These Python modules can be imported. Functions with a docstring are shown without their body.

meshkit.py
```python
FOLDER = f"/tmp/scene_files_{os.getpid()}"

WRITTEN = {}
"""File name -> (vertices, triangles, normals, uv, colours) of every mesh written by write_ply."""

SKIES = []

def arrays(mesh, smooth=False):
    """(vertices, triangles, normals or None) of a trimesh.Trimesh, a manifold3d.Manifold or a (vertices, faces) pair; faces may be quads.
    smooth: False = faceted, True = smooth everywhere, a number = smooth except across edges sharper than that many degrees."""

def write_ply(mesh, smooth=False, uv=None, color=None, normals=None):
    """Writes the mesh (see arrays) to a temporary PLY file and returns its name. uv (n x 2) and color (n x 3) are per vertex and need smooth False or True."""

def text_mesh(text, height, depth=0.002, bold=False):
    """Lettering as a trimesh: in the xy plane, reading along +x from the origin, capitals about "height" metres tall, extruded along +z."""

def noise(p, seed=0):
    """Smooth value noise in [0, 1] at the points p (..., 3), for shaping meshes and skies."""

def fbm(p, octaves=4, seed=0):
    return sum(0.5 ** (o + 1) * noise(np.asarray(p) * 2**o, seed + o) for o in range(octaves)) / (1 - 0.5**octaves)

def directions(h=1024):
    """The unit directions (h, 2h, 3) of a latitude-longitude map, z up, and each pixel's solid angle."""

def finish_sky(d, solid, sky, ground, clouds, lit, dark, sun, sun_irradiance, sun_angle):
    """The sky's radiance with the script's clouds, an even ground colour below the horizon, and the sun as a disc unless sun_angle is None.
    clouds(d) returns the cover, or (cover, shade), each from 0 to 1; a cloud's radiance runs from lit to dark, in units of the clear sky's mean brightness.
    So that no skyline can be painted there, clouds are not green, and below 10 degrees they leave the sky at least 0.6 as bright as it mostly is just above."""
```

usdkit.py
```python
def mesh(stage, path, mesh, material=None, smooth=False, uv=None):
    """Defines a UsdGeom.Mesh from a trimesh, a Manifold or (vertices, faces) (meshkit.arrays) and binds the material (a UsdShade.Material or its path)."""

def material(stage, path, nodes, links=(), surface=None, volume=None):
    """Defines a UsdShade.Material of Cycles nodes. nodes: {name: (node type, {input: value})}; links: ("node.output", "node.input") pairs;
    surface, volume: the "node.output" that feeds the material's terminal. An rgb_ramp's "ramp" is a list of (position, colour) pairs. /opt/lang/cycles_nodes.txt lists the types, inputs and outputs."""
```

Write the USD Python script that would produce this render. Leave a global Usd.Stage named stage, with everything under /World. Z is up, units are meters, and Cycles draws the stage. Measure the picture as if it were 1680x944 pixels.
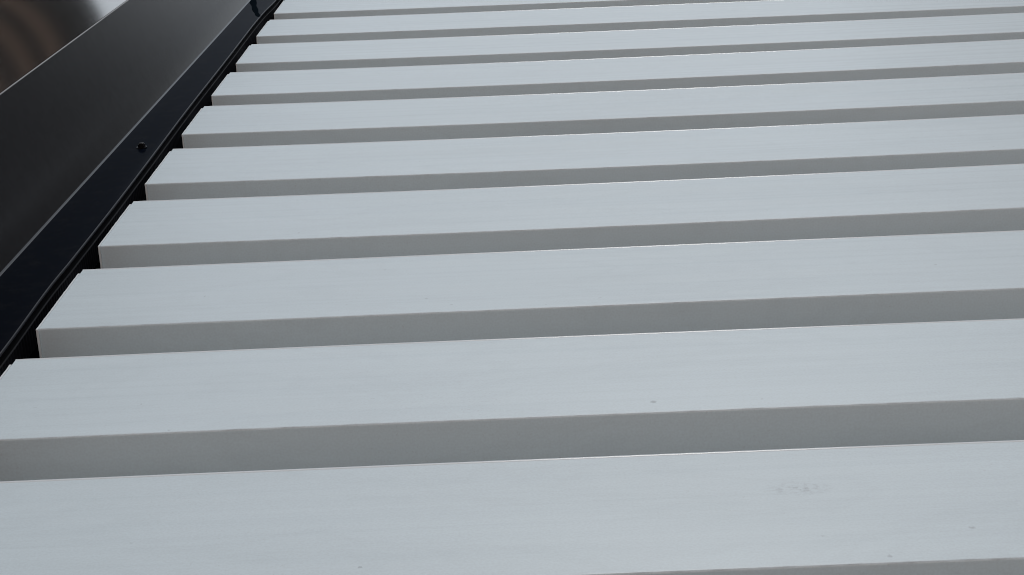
import math, random, numpy as np, trimesh, usdkit, meshkit
from shapely.geometry import Polygon
from pxr import Usd, UsdGeom, UsdLux, UsdShade, Gf, Sdf

stage = Usd.Stage.CreateInMemory()
UsdGeom.SetStageUpAxis(stage, UsdGeom.Tokens.z)
UsdGeom.SetStageMetersPerUnit(stage, 1.0)
UsdGeom.Xform.Define(stage, '/World'); UsdGeom.Scope.Define(stage, '/World/Looks')
rng = np.random.default_rng(7)

# ------------------------------------------------------------------ camera
F_PX, PITCH, YAW, ROLL = 2635.39, .33467, .00081, -.040691
EYE = np.array([.35302, -.72115, .40694])
EXPOSURE = -0.80
SUN_AZ, SUN_EL = math.radians(8), math.radians(46)       # azimuth from +y towards +x
SUN_INT, SUN_ANGLE, SKY = .24, 12.0, .10
cp, sp = math.cos(PITCH), math.sin(PITCH)
fw = np.array([math.sin(YAW) * cp, math.cos(YAW) * cp, -sp]); rt = np.array([math.cos(YAW), -math.sin(YAW), 0]); up = np.cross(rt, fw)
c, s = math.cos(ROLL), math.sin(ROLL)
rt, up = c * rt + s * up, -s * rt + c * up
cam = UsdGeom.Camera.Define(stage, '/World/camera')
cam.AddTransformOp().Set(Gf.Matrix4d(*[float(v) for row in ([*rt, 0], [*up, 0], [*(-fw), 0], [*EYE, 1]) for v in row]))
cam.CreateHorizontalApertureAttr(36.0); cam.CreateVerticalApertureAttr(36.0 * 575 / 1024)
cam.CreateFocalLengthAttr(36.0 * F_PX / 1680); cam.CreateClippingRangeAttr(Gf.Vec2f(.01, 1000))
cam.CreateExposureAttr(EXPOSURE)

# ------------------------------------------------------------------ sky and sun
sd = np.array([math.sin(SUN_AZ) * math.cos(SUN_EL), math.cos(SUN_AZ) * math.cos(SUN_EL), math.sin(SUN_EL)])
GLOW = np.array([math.sin(.2) * .96, math.cos(.2) * .96, .28])      # the cloud is brightest low, under the hidden sun
sky_m = usdkit.material(stage, '/World/Looks/sky', {
    'sky': ('sky_texture', {'sky_type': 'single_scattering', 'sun_disc': False, 'sun_elevation': SUN_EL, 'sun_rotation': SUN_AZ, 'air_density': 1.0, 'aerosol_density': 3.0}),
    'tc': ('texture_coordinate', {}),
    'map': ('mapping', {'scale': (1.6, 1.6, 3.4)}),
    'n': ('noise_texture', {'scale': 1.3, 'detail': 5.0, 'roughness': .55}),
    'cov': ('rgb_ramp', {'ramp': [(0.0, (.55,) * 3), (.40, (.68,) * 3), (.65, (.92,) * 3), (1.0, (.98,) * 3)]}),
    'shade': ('rgb_ramp', {'ramp': [(0.0, (7.3, 8.2, 9.15)), (.5, (5.4, 6.0, 6.7)), (1.0, (3.85, 4.3, 4.95))]}),
    'mix': ('mix_color', {'use_clamp': False}),
    'nd': ('vector_math', {'math_type': 'normalize'}), 'dot': ('vector_math', {'math_type': 'dot_product', 'vector2': tuple(GLOW)}),
    'glow_r': ('map_range', {'range_type': 'smoothstep', 'from_min': -.1, 'from_max': 1.0, 'to_min': 1.84, 'to_max': 2.35}),
    'glow_g': ('map_range', {'range_type': 'smoothstep', 'from_min': -.1, 'from_max': 1.0, 'to_min': 1.18, 'to_max': 2.4}),
    'glow_b': ('map_range', {'range_type': 'smoothstep', 'from_min': -.1, 'from_max': 1.0, 'to_min': 0.90, 'to_max': 2.44}),
    'gc': ('combine_color', {}), 'lit': ('mix_color', {'blend_type': 'multiply', 'fac': 1.0, 'use_clamp': False}),
    'bg': ('background_shader', {'strength': SKY})},
    [('tc.generated', 'map.vector'), ('map.vector', 'n.vector'), ('n.fac', 'cov.fac'), ('n.fac', 'shade.fac'),
     ('cov.color', 'mix.fac'), ('sky.color', 'mix.a'), ('tc.generated', 'nd.vector1'), ('nd.vector', 'dot.vector1'), *[x for c in 'rgb' for x in (('dot.value', f'glow_{c}.value'), (f'glow_{c}.result', f'gc.{c}'))],
     ('shade.color', 'lit.a'), ('gc.color', 'lit.b'), ('lit.result', 'mix.b'), ('mix.result', 'bg.color')], surface='bg.background')
dome = UsdLux.DomeLight.Define(stage, '/World/sky')
UsdShade.MaterialBindingAPI.Apply(dome.GetPrim()).Bind(sky_m)
dome.GetPrim().SetCustomDataByKey('kind', 'structure')
sun = UsdLux.DistantLight.Define(stage, '/World/sun')
sun.CreateIntensityAttr(SUN_INT); sun.CreateAngleAttr(SUN_ANGLE); sun.CreateNormalizeAttr(True); sun.CreateColorAttr(Gf.Vec3f(1, .975, .94))
zax = sd; xax = np.cross([0, 0, 1], zax); xax /= np.linalg.norm(xax); yax = np.cross(zax, xax)
sun.AddTransformOp().Set(Gf.Matrix4d(*[float(v) for row in ([*xax, 0], [*yax, 0], [*zax, 0], [0, 0, 20, 1]) for v in row]))

# ------------------------------------------------------------------ helpers
used = {}
def numbered(parent, name):
    k = f'{parent}/{name}'; n = used.get(k, 0); used[k] = n + 1
    return k if n == 0 else f'{k}_{n:03d}'
def obj(name, mesh, mat, parent='/World', smooth=False):
    p = numbered(parent, name)
    usdkit.mesh(stage, p, mesh, f'/World/Looks/{mat}', smooth)
    return p
def tag(path, **kw):
    for k, v in kw.items(): stage.GetPrimAtPath(path).SetCustomDataByKey(k, v)
def thing(name, label, category, group=None, loc=None):
    p = numbered('/World', name); x = UsdGeom.Xform.Define(stage, p)
    if loc is not None: x.AddTranslateOp().Set(Gf.Vec3d(*map(float, loc)))
    tag(p, label=label, category=category)
    if group: tag(p, group=group)
    return p
def sheet(P):
    """quads over a grid of points P (n, m, 3)."""
    n, m = P.shape[:2]; i = np.arange(n * m).reshape(n, m)
    a, b, cc, d = i[:-1, :-1].ravel(), i[1:, :-1].ravel(), i[1:, 1:].ravel(), i[:-1, 1:].ravel()
    return trimesh.Trimesh(P.reshape(-1, 3), np.vstack([np.c_[a, b, cc], np.c_[a, cc, d]]), process=False)
def loft(rings, caps=True):
    """a closed tube through rings (k, m, 3) of equal length, ends filled by earcut of the first ring's outline."""
    R = np.asarray(rings, float); k, m = R.shape[:2]
    i = np.arange(k * m).reshape(k, m); j = np.roll(i, -1, 1)
    f = np.vstack([np.c_[i[:-1].ravel(), j[:-1].ravel(), j[1:].ravel()], np.c_[i[:-1].ravel(), j[1:].ravel(), i[1:].ravel()]])
    v = R.reshape(-1, 3)
    if caps:
        import manifold3d
        flat = OUTLINE[m] if m in OUTLINE else None
        tri = manifold3d.triangulate([flat])
        f = np.vstack([f, tri[:, ::-1], tri + (k - 1) * m])
    t = trimesh.Trimesh(v, f, process=False); t.fix_normals(); return t
OUTLINE = {}
def extrude_x(outline, xs, warp=None):
    """outline (m, 2) of (y, z), counter-clockwise, swept along x; warp(x, pts) moves each ring."""
    o = np.asarray(outline, float); OUTLINE[len(o)] = o
    rings = []
    for x in xs:
        p = np.c_[np.full(len(o), x), o]
        rings.append(warp(p) if warp else p)
    return loft(rings)
def arc(cy, cz, r, a0, a1, n=5):
    return [(cy + r * math.cos(math.radians(a)), cz + r * math.sin(math.radians(a))) for a in np.linspace(a0, a1, n)]

# ------------------------------------------------------------------ materials
def coat_white(path, base, dirt=True):
    N = {'g': ('geometry', {}),
         'ms': ('mapping', {'scale': (.8, 75., 40.)}),            # extrusion lines along the blade
         'streak': ('noise_texture', {'scale': 1.0, 'detail': 4.0, 'roughness': .65}),
         'mb': ('mapping', {'scale': (3.0, 14., 14.)}),
         'blotch': ('noise_texture', {'scale': 1.0, 'detail': 3.0, 'roughness': .5}),
         'grain': ('noise_texture', {'scale': 620., 'detail': 2.0, 'roughness': .6}),
         'vor': ('voronoi_texture', {'scale': 26., 'randomness': 1.0}),
         'vn': ('noise_texture', {'scale': 520., 'detail': 2.0}),
         'r1': ('map_range', {'from_min': .3, 'from_max': .7, 'to_min': .982, 'to_max': 1.014, 'clamp': True}),
         'r2': ('map_range', {'from_min': .25, 'from_max': .75, 'to_min': .965, 'to_max': 1.02, 'clamp': True}),
         'r3': ('map_range', {'from_min': .3, 'from_max': .7, 'to_min': .95, 'to_max': 1.035, 'clamp': True}),
         'm1': ('math', {'math_type': 'multiply'}), 'm2': ('math', {'math_type': 'multiply'}),
         # sparse specks: near a voronoi point, only where the cell's random number is high; ragged by fine noise
         'vd': ('math', {'math_type': 'multiply_add', 'value2': .055, 'value3': -.024}),
         'vs': ('math', {'math_type': 'add'}),
         'csep': ('separate_color', {}),
         'size': ('map_range', {'from_min': .45, 'from_max': 1.0, 'to_min': .0, 'to_max': .038, 'clamp': True}),
         'sd': ('math', {'math_type': 'subtract'}),
         'sp': ('map_range', {'from_min': -.002, 'from_max': .008, 'to_min': 0., 'to_max': .32, 'clamp': True}),
         # the grey smudge on the nearest blade
         'scl': ('mapping', {'rotation': (0, 0, -.22), 'scale': (46., 95., 0.)}),
         'len': ('vector_math', {'math_type': 'length'}),
         'sm': ('map_range', {'from_min': 1.0, 'from_max': .15, 'to_min': 0., 'to_max': .55, 'clamp': True}),
         'smn': ('noise_texture', {'scale': 170., 'detail': 4.0, 'roughness': .7}),
         'smr': ('map_range', {'from_min': .46, 'from_max': .68, 'to_min': 0.06, 'to_max': .9, 'clamp': True}),
         'smm': ('math', {'math_type': 'multiply'}),
         'mx': ('math', {'math_type': 'maximum'}),
         'base': ('mix_color', {'blend_type': 'multiply', 'fac': 1.0, 'a': base, 'use_clamp': False}),
         'cc': ('combine_color', {}),
         'dirt': ('mix_color', {'b': (.078, .092, .100)}),
         'rg': ('map_range', {'from_min': .3, 'from_max': .7, 'to_min': .30, 'to_max': .40, 'clamp': True}),
         'bump': ('bump', {'strength': .25, 'distance': .00012}),
         'p': ('principled_bsdf', {'specular_ior_level': .5})}
    N['sub'] = ('vector_math', {'math_type': 'subtract', 'vector2': (SMUDGE[0], SMUDGE[1], 0)})
    L = [('g.position', 'ms.vector'), ('ms.vector', 'streak.vector'), ('g.position', 'mb.vector'), ('mb.vector', 'blotch.vector'), ('g.position', 'grain.vector'),
         ('g.position', 'vor.vector'), ('g.position', 'vn.vector'), ('streak.fac', 'r1.value'), ('blotch.fac', 'r2.value'), ('grain.fac', 'r3.value'),
         ('r1.result', 'm1.value1'), ('r2.result', 'm1.value2'), ('m1.value', 'm2.value1'), ('r3.result', 'm2.value2'),
         ('cc.color', 'base.b'),
         ('vn.fac', 'vd.value1'), ('vd.value', 'vs.value1'), ('vor.distance', 'vs.value2'), ('vor.color', 'csep.color'), ('csep.r', 'size.value'),
         ('size.result', 'sd.value1'), ('vs.value', 'sd.value2'), ('sd.value', 'sp.value'),
         ('g.position', 'sub.vector1'), ('sub.vector', 'scl.vector'), ('scl.vector', 'len.vector1'), ('len.value', 'sm.value'), ('g.position', 'smn.vector'),
         ('smn.fac', 'smr.value'), ('sm.result', 'smm.value1'), ('smr.result', 'smm.value2'), ('smm.value', 'mx.value1'), ('sp.result', 'mx.value2'),
         ('dirt.result', 'p.base_color'), ('streak.fac', 'rg.value'), ('rg.result', 'p.roughness'),
         ('grain.fac', 'bump.height')]
    # single specks and chips where the photograph has them, ragged by the fine noise
    N['rag'] = ('vector_math', {'math_type': 'multiply_add', 'vector2': (.0030, .0044, 0), 'vector3': (-.0015, -.0022, 0)})
    N['ragp'] = ('vector_math', {'math_type': 'add'}); N['flat'] = ('vector_math', {'math_type': 'multiply', 'vector2': (1, 1, 0)})
    L += [('vn.color', 'rag.vector1'), ('g.position', 'flat.vector1'), ('flat.vector', 'ragp.vector1'), ('rag.vector', 'ragp.vector2')]
    last = 'mx.value'
    for k, (x, y, r, dark) in enumerate(SPECKS):
        N[f'sd{k}'] = ('vector_math', {'math_type': 'distance', 'vector2': (x, y, 0)})
        N[f'sr{k}'] = ('map_range', {'from_min': r, 'from_max': r * .35, 'to_min': 0., 'to_max': dark * .6, 'clamp': True})
        N[f'sx{k}'] = ('math', {'math_type': 'maximum'})
        L += [('ragp.vector', f'sd{k}.vector1'), (f'sd{k}.value', f'sr{k}.value'), (f'sr{k}.result', f'sx{k}.value1'), (last, f'sx{k}.value2')]
        last = f'sx{k}.value'
    N['xyz'] = ('separate_xyz', {}); N['yf'] = ('math', {'math_type': 'multiply_add', 'value2': 5., 'value3': .5}); N['fr'] = ('math', {'math_type': 'fraction'})
    N['ed'] = ('math', {'math_type': 'subtract', 'value2': .5035}); N['ea'] = ('math', {'math_type': 'absolute'})
    N['em'] = ('map_range', {'from_min': .006, 'from_max': .002, 'to_min': 0., 'to_max': 1., 'clamp': True})
    N['nz'] = ('separate_xyz', {}); N['nr'] = ('map_range', {'from_min': .1, 'from_max': .5, 'to_min': 0., 'to_max': 1., 'clamp': True}); N['ez'] = ('math', {'math_type': 'multiply'})
    N['emap'] = ('mapping', {'scale': (55., 400., 400.)}); N['en'] = ('noise_texture', {'scale': 1., 'detail': 5., 'roughness': .7})
    N['er'] = ('map_range', {'from_min': .48, 'from_max': .70, 'to_min': .0, 'to_max': .34, 'clamp': True}); N['ex'] = ('math', {'math_type': 'multiply'}); N['ey'] = ('math', {'math_type': 'maximum'})
    L += [('g.position', 'xyz.vector'), ('xyz.y', 'yf.value1'), ('yf.value', 'fr.value1'), ('fr.value', 'ed.value1'), ('ed.value', 'ea.value1'), ('ea.value', 'em.value'),
          ('g.position', 'emap.vector'), ('emap.vector', 'en.vector'), ('en.fac', 'er.value'), ('g.true_normal', 'nz.vector'), ('nz.z', 'nr.value'), ('em.result', 'ez.value1'), ('nr.result', 'ez.value2'), ('er.result', 'ex.value1'), ('ez.value', 'ex.value2'), ('ex.value', 'ey.value1'), (last, 'ey.value2'), ('ey.value', 'dirt.fac')]
    # each blade has a slightly different tone; faint dried water marks; extrusion lines in the relief
    N['oi'] = ('object_info', {}); N['tone'] = ('map_range', {'to_min': .975, 'to_max': 1.02}); N['m3'] = ('math', {'math_type': 'multiply'})
    N['wmm'] = ('mapping', {'scale': (5., 16., 8.)}); N['wm'] = ('noise_texture', {'scale': 1., 'detail': 6., 'roughness': .62, 'distortion': .6})
    N['wr'] = ('rgb_ramp', {'ramp': [(0., (1.,) * 3), (.47, (1.,) * 3), (.515, (.972,) * 3), (.56, (1.0,) * 3), (.66, (.985,) * 3), (1., (.96,) * 3)]})
    N['m4'] = ('math', {'math_type': 'multiply'})
    N['b2'] = ('bump', {'strength': .3, 'distance': .00010})
    N['du'] = ('noise_texture', {'scale': 330., 'detail': 3., 'roughness': .8}); N['dl'] = ('noise_texture', {'scale': 7., 'detail': 4.})
    N['d1'] = ('map_range', {'from_min': .60, 'from_max': .74, 'to_min': 0., 'to_max': .30, 'clamp': True}); N['d2'] = ('map_range', {'from_min': .42, 'from_max': .66, 'to_min': .1, 'to_max': 1., 'clamp': True})
    N['d3'] = ('math', {'math_type': 'multiply'}); N['dd'] = ('mix_color', {'b': (.30, .31, .30), 'use_clamp': False})
    L += [('g.position', 'du.vector'), ('g.position', 'dl.vector'), ('du.fac', 'd1.value'), ('dl.fac', 'd2.value'), ('d1.result', 'd3.value1'), ('d2.result', 'd3.value2'), ('d3.value', 'dd.fac'), ('base.result', 'dd.a'), ('dd.result', 'dirt.a')]
    L += [('oi.random', 'tone.value'), ('m2.value', 'm3.value1'), ('tone.result', 'm3.value2'), ('g.position', 'wmm.vector'), ('wmm.vector', 'wm.vector'), ('wm.fac', 'wr.fac'),
          ('m3.value', 'm4.value1'), ('wr.color', 'm4.value2'), ('m4.value', 'cc.r'), ('m4.value', 'cc.g'), ('m4.value', 'cc.b'),
          ('streak.fac', 'b2.height'), ('bump.normal', 'b2.normal'), ('b2.normal', 'p.normal')]
    usdkit.material(stage, path, N, L, surface='p.BSDF')
SMUDGE = (0.509, 0.0873)
SPECKS = [(0.4485, 0.3388, 0.0024, 0.8), (0.4405, 0.2166, 0.0024, 0.7), (0.58, 0.6276, 0.00144, 0.5), (0.4201, 0.417, 0.00152, 0.45), (0.3081, 0.4157, 0.00128, 0.45), (0.2527, 0.505, 0.00128, 0.4), (0.5911, 0.0344, 0.00208, 0.55), (0.5413, 0.0075, 0.0016, 0.5), (0.1706, 0.6174, 0.00136, 0.5), (0.1153, 0.4586, 0.00136, 0.5), (0.0391, 0.2502, 0.00112, 0.45), (0.1089, 0.248, 0.00096, 0.4), (0.1351, 0.2038, 0.00128, 0.4), (0.1428, 0.0547, 0.00104, 0.4), (0.8344, 0.8141, 0.00144, 0.4), (0.3784, 0.4072, 0.0012, 0.35), (0.2887, 0.4317, 0.0016, 0.4), (0.5116, 0.0311, 0.0012, 0.35), (0.6843, 0.4614, 0.0016, 0.45), (0.1276, 0.6602, 0.0012, 0.4), (0.6386, 0.6478, 0.0012, 0.35), (0.26, 0.2403, 0.00104, 0.3), (0.5091, 0.2144, 0.00112, 0.3), (0.9345, 1.4744, 0.0016, 0.45), (0.9605, 1.2506, 0.00144, 0.4)]
coat_white('/World/Looks/white_coating', (.598, .732, .775))
usdkit.material(stage, '/World/Looks/edge_gloss', {'p': ('principled_bsdf', {'base_color': (.65, .74, .76), 'roughness': .2})}, surface='p.BSDF')
usdkit.material(stage, '/World/Looks/cap_white', {'p': ('principled_bsdf', {'base_color': (.66, .745, .765), 'roughness': .38})}, surface='p.BSDF')

def black_paint(path, base, rough, wave=.0, spec=.5, dust=.0):
    usdkit.material(stage, path, {
        'g': ('geometry', {}),
        'mp': ('mapping', {'scale': (9., 2.2, 9.)}), 'w': ('noise_texture', {'scale': 1.0, 'detail': 1.0}),
        'fine': ('noise_texture', {'scale': 55., 'detail': 5.0, 'roughness': .65}),
        'rr': ('map_range', {'from_min': .3, 'from_max': .7, 'to_min': rough * .97, 'to_max': rough * 1.03}),
        'dr': ('map_range', {'from_min': .5, 'from_max': .8, 'to_min': 0., 'to_max': dust, 'clamp': True}),
        'col': ('mix_color', {'a': base, 'b': (.12, .125, .13)}),
        'bw': ('bump', {'strength': wave, 'distance': .02}),
        'p': ('principled_bsdf', {'specular_ior_level': spec})},
        [('g.position', 'mp.vector'), ('mp.vector', 'w.vector'), ('g.position', 'fine.vector'), ('fine.fac', 'rr.value'), ('rr.result', 'p.roughness'),
         ('fine.fac', 'dr.value'), ('dr.result', 'col.fac'), ('col.result', 'p.base_color'), ('w.fac', 'bw.height'), ('bw.normal', 'p.normal')], surface='p.BSDF')
black_paint('/World/Looks/panel_black', (.0100, .0110, .0132), .21, .0, spec=.2)
black_paint('/World/Looks/flange_black', (.0016, .0028, .0056), .1, .0, spec=.0025, dust=.035)
usdkit.material(stage, '/World/Looks/cover_metal', {'g': ('geometry', {}), 'm': ('mapping', {'scale': (900., 25., 60.)}), 'n': ('noise_texture', {'scale': 1., 'detail': 3.}),
    'r': ('map_range', {'from_min': .3, 'from_max': .7, 'to_min': .12, 'to_max': .135}), 'p': ('principled_bsdf', {'metallic': 1., 'base_color': (.41, .37, .325)})},
    [('g.position', 'm.vector'), ('m.vector', 'n.vector'), ('n.fac', 'r.value'), ('r.result', 'p.roughness')], surface='p.BSDF')
black_paint('/World/Looks/edge_metal', (.20, .21, .21), .3)
black_paint('/World/Looks/rubber_black', (.006, .007, .010), .5, spec=.1, dust=.05)
black_paint('/World/Looks/channel_black', (.003, .0035, .0045), .6, spec=.02)
black_paint('/World/Looks/edge_dark', (.011, .013, .018), .38, spec=.10)
black_paint('/World/Looks/screw_black', (.003, .003, .004), .3, spec=.08)
black_paint('/World/Looks/streak_black', (.005, .009, .013), .7, spec=.0)  # black of the reflection strip drawn on the flange
black_paint('/World/Looks/channel_shade', (.26, .26, .25), .6)  # white rain channel greyed to cut bounce and deepen the groove shade
usdkit.material(stage, '/World/Looks/paving', {'g': ('geometry', {}), 'n': ('noise_texture', {'scale': 3., 'detail': 6.}),
    'r': ('rgb_ramp', {'ramp': [(.3, (.09, .088, .083)), (.7, (.15, .147, .14))]}), 'p': ('principled_bsdf', {'roughness': .8})},
    [('g.position', 'n.vector'), ('n.fac', 'r.fac'), ('r.color', 'p.base_color')], surface='p.BSDF')

# ------------------------------------------------------------------ the setting: the ground far below the roof
GZ = -2.6
obj('ground', sheet(np.array([[(x, y, GZ) for y in (-60, 90)] for x in (-60, 60)], float)), 'paving')
tag('/World/ground', kind='structure')

# what surrounds the roof, seen only as dim reflections in the painted metal
usdkit.material(stage, '/World/Looks/dark_cladding', {'g': ('geometry', {}), 'm': ('mapping', {'scale': (1., 1., 12.)}), 'n': ('noise_texture', {'scale': 2., 'detail': 4.}),
    'r': ('rgb_ramp', {'ramp': [(.3, (.005, .006, .007)), (.7, (.010, .012, .014))]}), 'p': ('principled_bsdf', {'roughness': .7, 'specular_ior_level': .0})},
    [('g.position', 'm.vector'), ('m.vector', 'n.vector'), ('n.fac', 'r.fac'), ('r.color', 'p.base_color')], surface='p.BSDF')
usdkit.material(stage, '/World/Looks/brown_timber', {'p': ('principled_bsdf', {'base_color': (.165, .140, .112), 'roughness': .6})}, surface='p.BSDF')
usdkit.material(stage, '/World/Looks/foliage', {'g': ('geometry', {}), 'n': ('noise_texture', {'scale': 2.5, 'detail': 5.}),
    'r': ('rgb_ramp', {'ramp': [(.3, (.018, .026, .014)), (.7, (.06, .08, .04))]}), 'p': ('principled_bsdf', {'roughness': .7})},
    [('g.position', 'n.vector'), ('n.fac', 'r.fac'), ('r.color', 'p.base_color')], surface='p.BSDF')
def boxm(x0, x1, y0, y1, z0, z1):
    b = trimesh.creation.box((x1 - x0, y1 - y0, z1 - z0)); b.apply_translation(((x0 + x1) / 2, (y0 + y1) / 2, (z0 + z1) / 2)); return b
ANY = 13.5
def at_az(deg): return -.15 + (ANY - 1.1) * math.tan(math.radians(deg))
annex = thing('clad_wall', 'dark clad boundary wall with brown timber posts, mirrored in the top cover of the black beam', 'wall')
XE = at_az(-14.0)
obj('wall', boxm(XE - 9, XE, ANY + .12, ANY + .42, GZ, 3.9), 'dark_cladding', annex)
obj('roof', boxm(XE - 9.2, XE + .02, ANY - .1, ANY + .5, 3.9, 4.15), 'dark_cladding', annex)
for a in (-15.5, -16.65, -17.9, -19.2, -21.):
    xx = at_az(a); obj('post', boxm(xx - .055, xx + .055, ANY - .02, ANY + .12, GZ, 3.9), 'brown_timber', annex)
tr = []
trng = np.random.default_rng(3)
for k in range(260):
    a = math.radians(trng.uniform(17.5, 150)); d = trng.uniform(22, 30); r = trng.uniform(1.4, 2.6)
    b = trimesh.creation.icosphere(subdivisions=3, radius=r); v = b.vertices
    b.vertices = v * (1 + .45 * (meshkit.fbm(v * 1.6 + k * 7, 3) - .5))[:, None] * [1, 1, 1.2]
    b.apply_translation((d * math.sin(a), d * math.cos(a), GZ + trng.uniform(0, 1) ** .8 * (2.5 + 5. * min(max((math.degrees(a) - 18) / 6, 0), 1)) + .2)); tr.append(b)
obj('distant_trees', trimesh.util.concatenate(tr), 'foliage')
tag('/World/distant_trees', kind='stuff', label='dark belt of trees reflected dimly in the black side panel', category='trees')

# ------------------------------------------------------------------ the black frame beam along the blades' left ends
Y0, Y1 = -.55, 3.6
ys = np.linspace(Y0, Y1, 167)
def fold_x(y): return -.0630 + .0052 * (y - .53)
EDGE = np.array([(-.6, -.0125), (.35, -.0105), (.5, -.0128), (.56, -.0122), (.88, -.0138), (1.2, -.0150), (1.41, -.0153), (1.59, -.0158), (1.72, -.0163), (1.80, -.0160), (1.94, -.0124), (2.1, -.0118), (2.6, -.0135), (3.7, -.013)])
from scipy.interpolate import PchipInterpolator
edge_x = PchipInterpolator(EDGE[:, 0], EDGE[:, 1])
ZF = .002
ALPHA, TALL = math.radians(68), .1152
beam = thing('frame_beam', 'black painted metal edge beam along the left ends of the white louvre blades', 'frame beam')
def yz_sheet(profile):                     # profile(y) -> list of (x, z)
    return sheet(np.array([[(px, y, pz) for px, pz in profile(y)] for y in ys]))
def wall_curve():                          # from the fold upwards: a gentle cove, then straight; (outward, up) offsets
    t = np.r_[np.linspace(.0012, .030, 25), np.linspace(.036, TALL, 8)]
    ang = lambda u: ALPHA - math.radians(COVE) * np.clip(1 - u / .028, 0, 1) ** 1.4
    f = np.linspace(0, TALL, 1500); a = ang(f); d = f[1] - f[0]
    ox, oz = np.cumsum(np.cos(a)) * d, np.cumsum(np.sin(a)) * d
    return np.interp(t, f, ox), np.interp(t, f, oz)
COVE = 8.0
WOX, WOZ = wall_curve()
def wall_profile(y):                       # leaning inner wall
    x0 = fold_x(y)
    return [(x0 - a, ZF + b) for a, b in zip(WOX, WOZ)]
obj('side_panel', yz_sheet(wall_profile), 'panel_black', beam, smooth=40)
def rim_profile(y):                        # thin bright rolled rim on top of the panel
    x0 = fold_x(y) - WOX[-1]; z0 = ZF + WOZ[-1]
    return [(x0 - .0009 + .0009 * math.cos(a), z0 + .0009 * math.sin(a)) for a in np.linspace(-.2, math.pi, 7)]
obj('rim', yz_sheet(rim_profile), 'edge_metal', beam, smooth=60)
def bend_profile(y):                       # small radius between panel and flange
    x0 = fold_x(y)
    return [(x0 + .0012, ZF), (x0 + .0006, ZF + .0001), (x0 + .0001, ZF + .0005), (x0 - WOX[0], ZF + WOZ[0])]
obj('bend', yz_sheet(bend_profile), 'panel_black', beam, smooth=70)
def sag(y, u):                             # the thin flange is not quite flat
    return .0006 * math.sin(y * 5.1 + .7) * u + .0004 * math.sin(y * 11 + 2) * u
def flange_profile(y):
    a, b = fold_x(y) + .0012, float(edge_x(y)); pts = []
    for u in np.linspace(0, 1, 9): pts.append((a + (b - .0012 - a) * u, ZF + sag(y, u)))
    return pts
def flange_edge_profile(y):
    b = float(edge_x(y))
    return [(b - .0012 + .0012 * math.cos(math.radians(q)), ZF - .0012 + sag(y, 1) + .0012 * math.sin(math.radians(q))) for q in (90, 70, 50, 30, 10, -15, -40)]
obj('flange_edge', yz_sheet(flange_edge_profile), 'edge_dark', beam, smooth=80)
obj('flange', yz_sheet(flange_profile), 'flange_black', beam, smooth=60)
def lip_profile(y):                        # hemmed lip turned down from the flange, rounded at the foot
    b = float(edge_x(y)); z = ZF - .0013 + sag(y, 1)
    return [(b - .0010, z), (b - .0034, z - .0008), (b - .0036, z - .0062), (b - .0012, z - .0072)]
obj('lip', yz_sheet(lip_profile), 'channel_black', beam, smooth=50)
def lip_foot_profile(y):
    b = float(edge_x(y)); z = ZF - .0013 + sag(y, 1) - .0078
    return [(b - .0007 + .0007 * math.cos(math.radians(q)), z + .0007 * math.sin(math.radians(q))) for q in (120, 85, 50, 15, -20, -60)] + [(b - .009, z - .0009)]
obj('lip_foot', yz_sheet(lip_foot_profile), 'rubber_black', beam, smooth=50)
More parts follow.
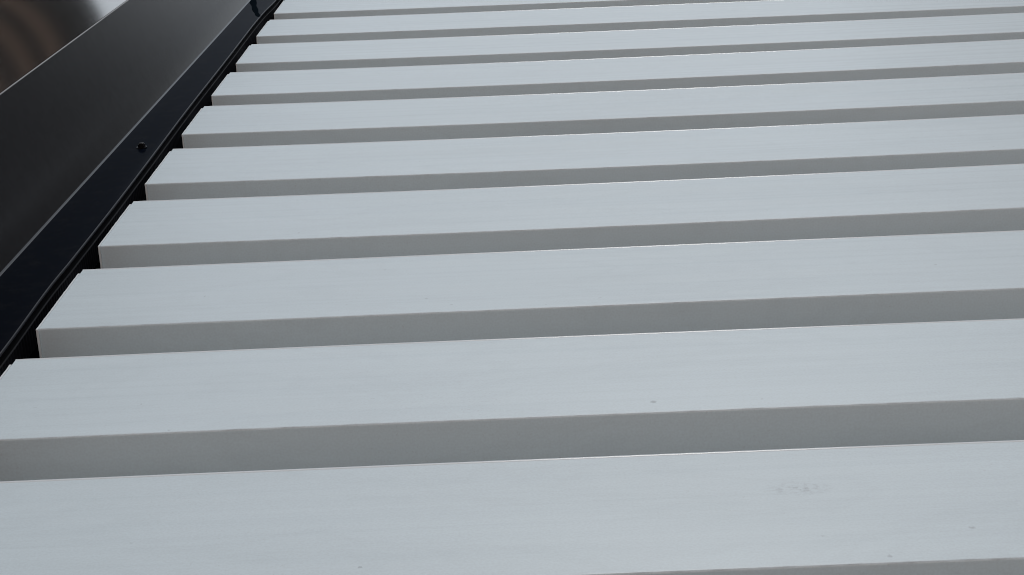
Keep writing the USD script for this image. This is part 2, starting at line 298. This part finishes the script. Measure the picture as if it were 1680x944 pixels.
# ribbed seal below the lip: one corrugated strip
yr = np.arange(.1, 2.7, .0014)
amp = .0011 * np.sin(2 * math.pi * yr / .007)
zs = np.array([-.007, -.011, -.020, -.030, -.034])
P = np.zeros((len(yr), len(zs), 3)); P[..., 1] = yr[:, None]; P[..., 2] = zs[None]
P[..., 0] = -.0185 + amp[:, None] * np.array([0, 1, 1, 1, 0])[None]
obj('ribbed_seal', sheet(P), 'rubber_black', beam, smooth=True)
def channel_profile(y): return [(-.020, -.006), (-.0205, -.034), (-.022, -.115), (.060, -.118), (.060, -.060)]
obj('gutter_channel', yz_sheet(channel_profile), 'channel_black', beam)
def cover_z(x, y):                         # the top cover is a dished, slightly rippled sheet
    u = max(-x - .094, 0)
    return .1015 * u * u + .714 * u ** 3 + .00005 * math.sin(x * 60 + y * 23)
xs_c = np.linspace(0, .21, 43)
def cover_profile(y):
    x0 = fold_x(y) - WOX[-1] - .0042; z0 = ZF + WOZ[-1] - .0006
    return [(x0, z0 - .008)] + [(x0 - u, z0 + cover_z(x0 - u, y)) for u in xs_c] + [(x0 - .2105, z0 + cover_z(x0 - .21, y) - .002), (x0 - .211, z0 - .20)]
obj('top_cover', yz_sheet(cover_profile), 'cover_metal', beam, smooth=40)

def screw(y, x):
    parts = []
    w = trimesh.creation.cylinder(radius=.0064, height=.0012, sections=24); w.apply_translation([0, 0, .0005]); parts.append(w)
    h = trimesh.creation.cylinder(radius=.0047, height=.0036, sections=6); h.apply_translation([0, 0, .0029])
    v = h.vertices; top = v[:, 2] > .004; v[top, :2] *= .9; h.vertices = v; parts.append(h)
    d = trimesh.creation.icosphere(subdivisions=2, radius=.0034); d.apply_scale([1, 1, .35]); d.apply_translation([0, 0, .0052]); parts.append(d)
    m = trimesh.util.concatenate(parts); m.apply_scale(.88); m.apply_transform(trimesh.transformations.rotation_matrix(.3, [0, 0, 1]))
    m.apply_transform(trimesh.transformations.rotation_matrix(.06, [1, 0, 0])); m.apply_translation([x, y, ZF - .0002])
    return m
obj('screw', screw(.945, -.0325), 'screw_black', beam)
# dark reflection painted on as a strip across the flange near the far end
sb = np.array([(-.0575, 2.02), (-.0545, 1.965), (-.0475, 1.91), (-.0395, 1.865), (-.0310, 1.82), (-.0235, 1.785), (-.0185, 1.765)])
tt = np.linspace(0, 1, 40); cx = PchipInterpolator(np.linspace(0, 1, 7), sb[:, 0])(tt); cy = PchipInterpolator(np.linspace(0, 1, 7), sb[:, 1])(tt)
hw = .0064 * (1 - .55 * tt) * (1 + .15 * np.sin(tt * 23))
obj('sealant_bead', sheet(np.array([[(cx[k] + hw[k] * u, cy[k], ZF + sag(cy[k], .5) + .0004 + .0002 * (1 - u * u)) for u in np.linspace(-1, 1, 7)] for k in range(40)])), 'streak_black', beam, smooth=True)

# ------------------------------------------------------------------ the white louvre blades
PITCH_Y, W, DEPTH, LONG = .2, .14097, .050, 3.4
CAP = .0016
r0, rb = .0013, .0028
TB = math.radians(25); BY = W - rb; BZ = -rb * math.cos(TB)       # bead along the far edge: an arc starting 25 degrees before its crown
BS = BY - rb * math.sin(TB)
profile = (arc(0 + r0, -r0, r0, 180, 90, 5) + [(.035, 0), (.07, .0), (.105, 0), (BS - .0001, 0), (BS - .0001, -.003), (W - .0005, -.003),
           (W - .0005, -.034), (W - .003, -.034), (W - .003, -.046), (.004, -.046), (.0, -.046)])
bead = [(BY + rb * math.cos(math.radians(a)), BZ + rb * math.sin(math.radians(a))) for a in np.linspace(115, 0, 14)] + [(W, -.0045), (W - .0004, -.0045), (W - .0004, -.0025), (BS, -.0025)]
bead = bead[::-1]
profile = profile[::-1]
xs = np.r_[CAP, np.linspace(.05, 1.1, 22), 1.4, 2.2, LONG]
end_o = None
def blade_parts(path, z0, z1, z2, seed):
    g = np.random.default_rng(seed)
    ph = g.uniform(0, 6, 3)
    def lift(x):
        return (z0 + z1 * x + z2 * x * x) * (x < 1.1) + (z0 + z1 * 1.1 + z2 * 1.21) * (x >= 1.1)
    def warp(p):
        p = p.copy(); x = p[:, 0]
        p[:, 2] += lift(x); p[:, 1] += .00025 * np.sin(3 * x + ph[0]) + .00015 * np.sin(8 * x + ph[1]); return p
    obj('blade_panel', extrude_x(profile, xs, warp), 'white_coating', path, smooth=40)
    obj('edge_bead', extrude_x(bead, xs, warp), 'edge_gloss', path, smooth=40)
    tray = [(.0, -.0462), (.0, -.0482), (-.068, -.0482), (-.068, -.040), (-.070, -.040), (-.070, -.0502), (.03, -.0502), (.03, -.0462)]
    obj('rain_channel', extrude_x(tray, xs[::6], warp), 'channel_shade', path)
    # end cap: a thin plate, its cut edge a little ragged
    yy = np.linspace(-.0013, W - .0125, 60)
    burr = .00022 * (meshkit.fbm(np.c_[yy * 160, np.full(60, seed), np.zeros(60)], 3, seed) - .5) * 2
    cap = [(-.0013, -.052), (W - .0125, -.052)] + [(y, .00025 + b * .8) for y, b in zip(yy[::-1], burr[::-1])]
    cap = np.array(cap)
    o = cap; OUTLINE[len(o)] = o
    jag = .00045 * (meshkit.fbm(np.c_[o[:, 0] * 220, o[:, 1] * 50, np.full(len(o), seed * 3.)], 3, seed) - .5)
    rings = [warp(np.c_[np.full(len(o), 0.) + jag, o]), warp(np.c_[np.full(len(o), CAP - .00015), o])]
    obj('end_cap', loft(rings), 'cap_white', path)
# measured small misalignments and sag of each blade: height in mm = a + b x + c x^2
BL = {0: (-.05, 2.67, -5.08), 1: (-.43, 4.12, -5.97), 2: (-.29, 1.28, -.72), 3: (.38, -5.37, 8.15), 4: (.34, -8.41, 9.14), 5: (1.29, -7.64, 7.93),
      6: (.75, -7.13, 7.99), 7: (.27, -6.43, 5.74), 8: (.42, -3.64, 2.26), 9: (-.13, -2.14, -.1), 10: (0, -2., 0), 11: (0, -2., 0)}
names = {-1: 'white louvre blade under the viewer, just below the bottom edge of the picture',
         0: 'nearest white louvre blade, along the bottom of the picture, with a grey smudge',
         1: 'white louvre blade next to the smudged one, its left end cut off by the picture',
         2: 'white louvre blade with the largest whole left end cap in view',
         3: 'fourth white louvre blade counted from the bottom of the picture',
         4: 'fifth white louvre blade from the bottom, two blades nearer than the flange screw',
         5: 'white louvre blade whose left end is level with the black flange screw',
         6: 'white louvre blade just beyond the one level with the flange screw',
         7: 'fourth white louvre blade counted down from the top edge of the picture',
         8: 'third white louvre blade counted down from the top edge of the picture',
         9: 'white louvre blade along the top edge of the picture with its front face whole',
         10: 'farthest white louvre blade, just past the top edge of the picture'}
for i in range(-1, 12):
    p = thing('louvre_blade', names.get(i, 'white louvre blade beyond the top edge of the picture, farthest along the black beam'), 'louvre blade', 'white louvre blades of the roof', (0, i * PITCH_Y, 0))
    blade_parts(p, *[v / 1000 for v in BL.get(i, (0, 1., -2.))], seed=21 + i)
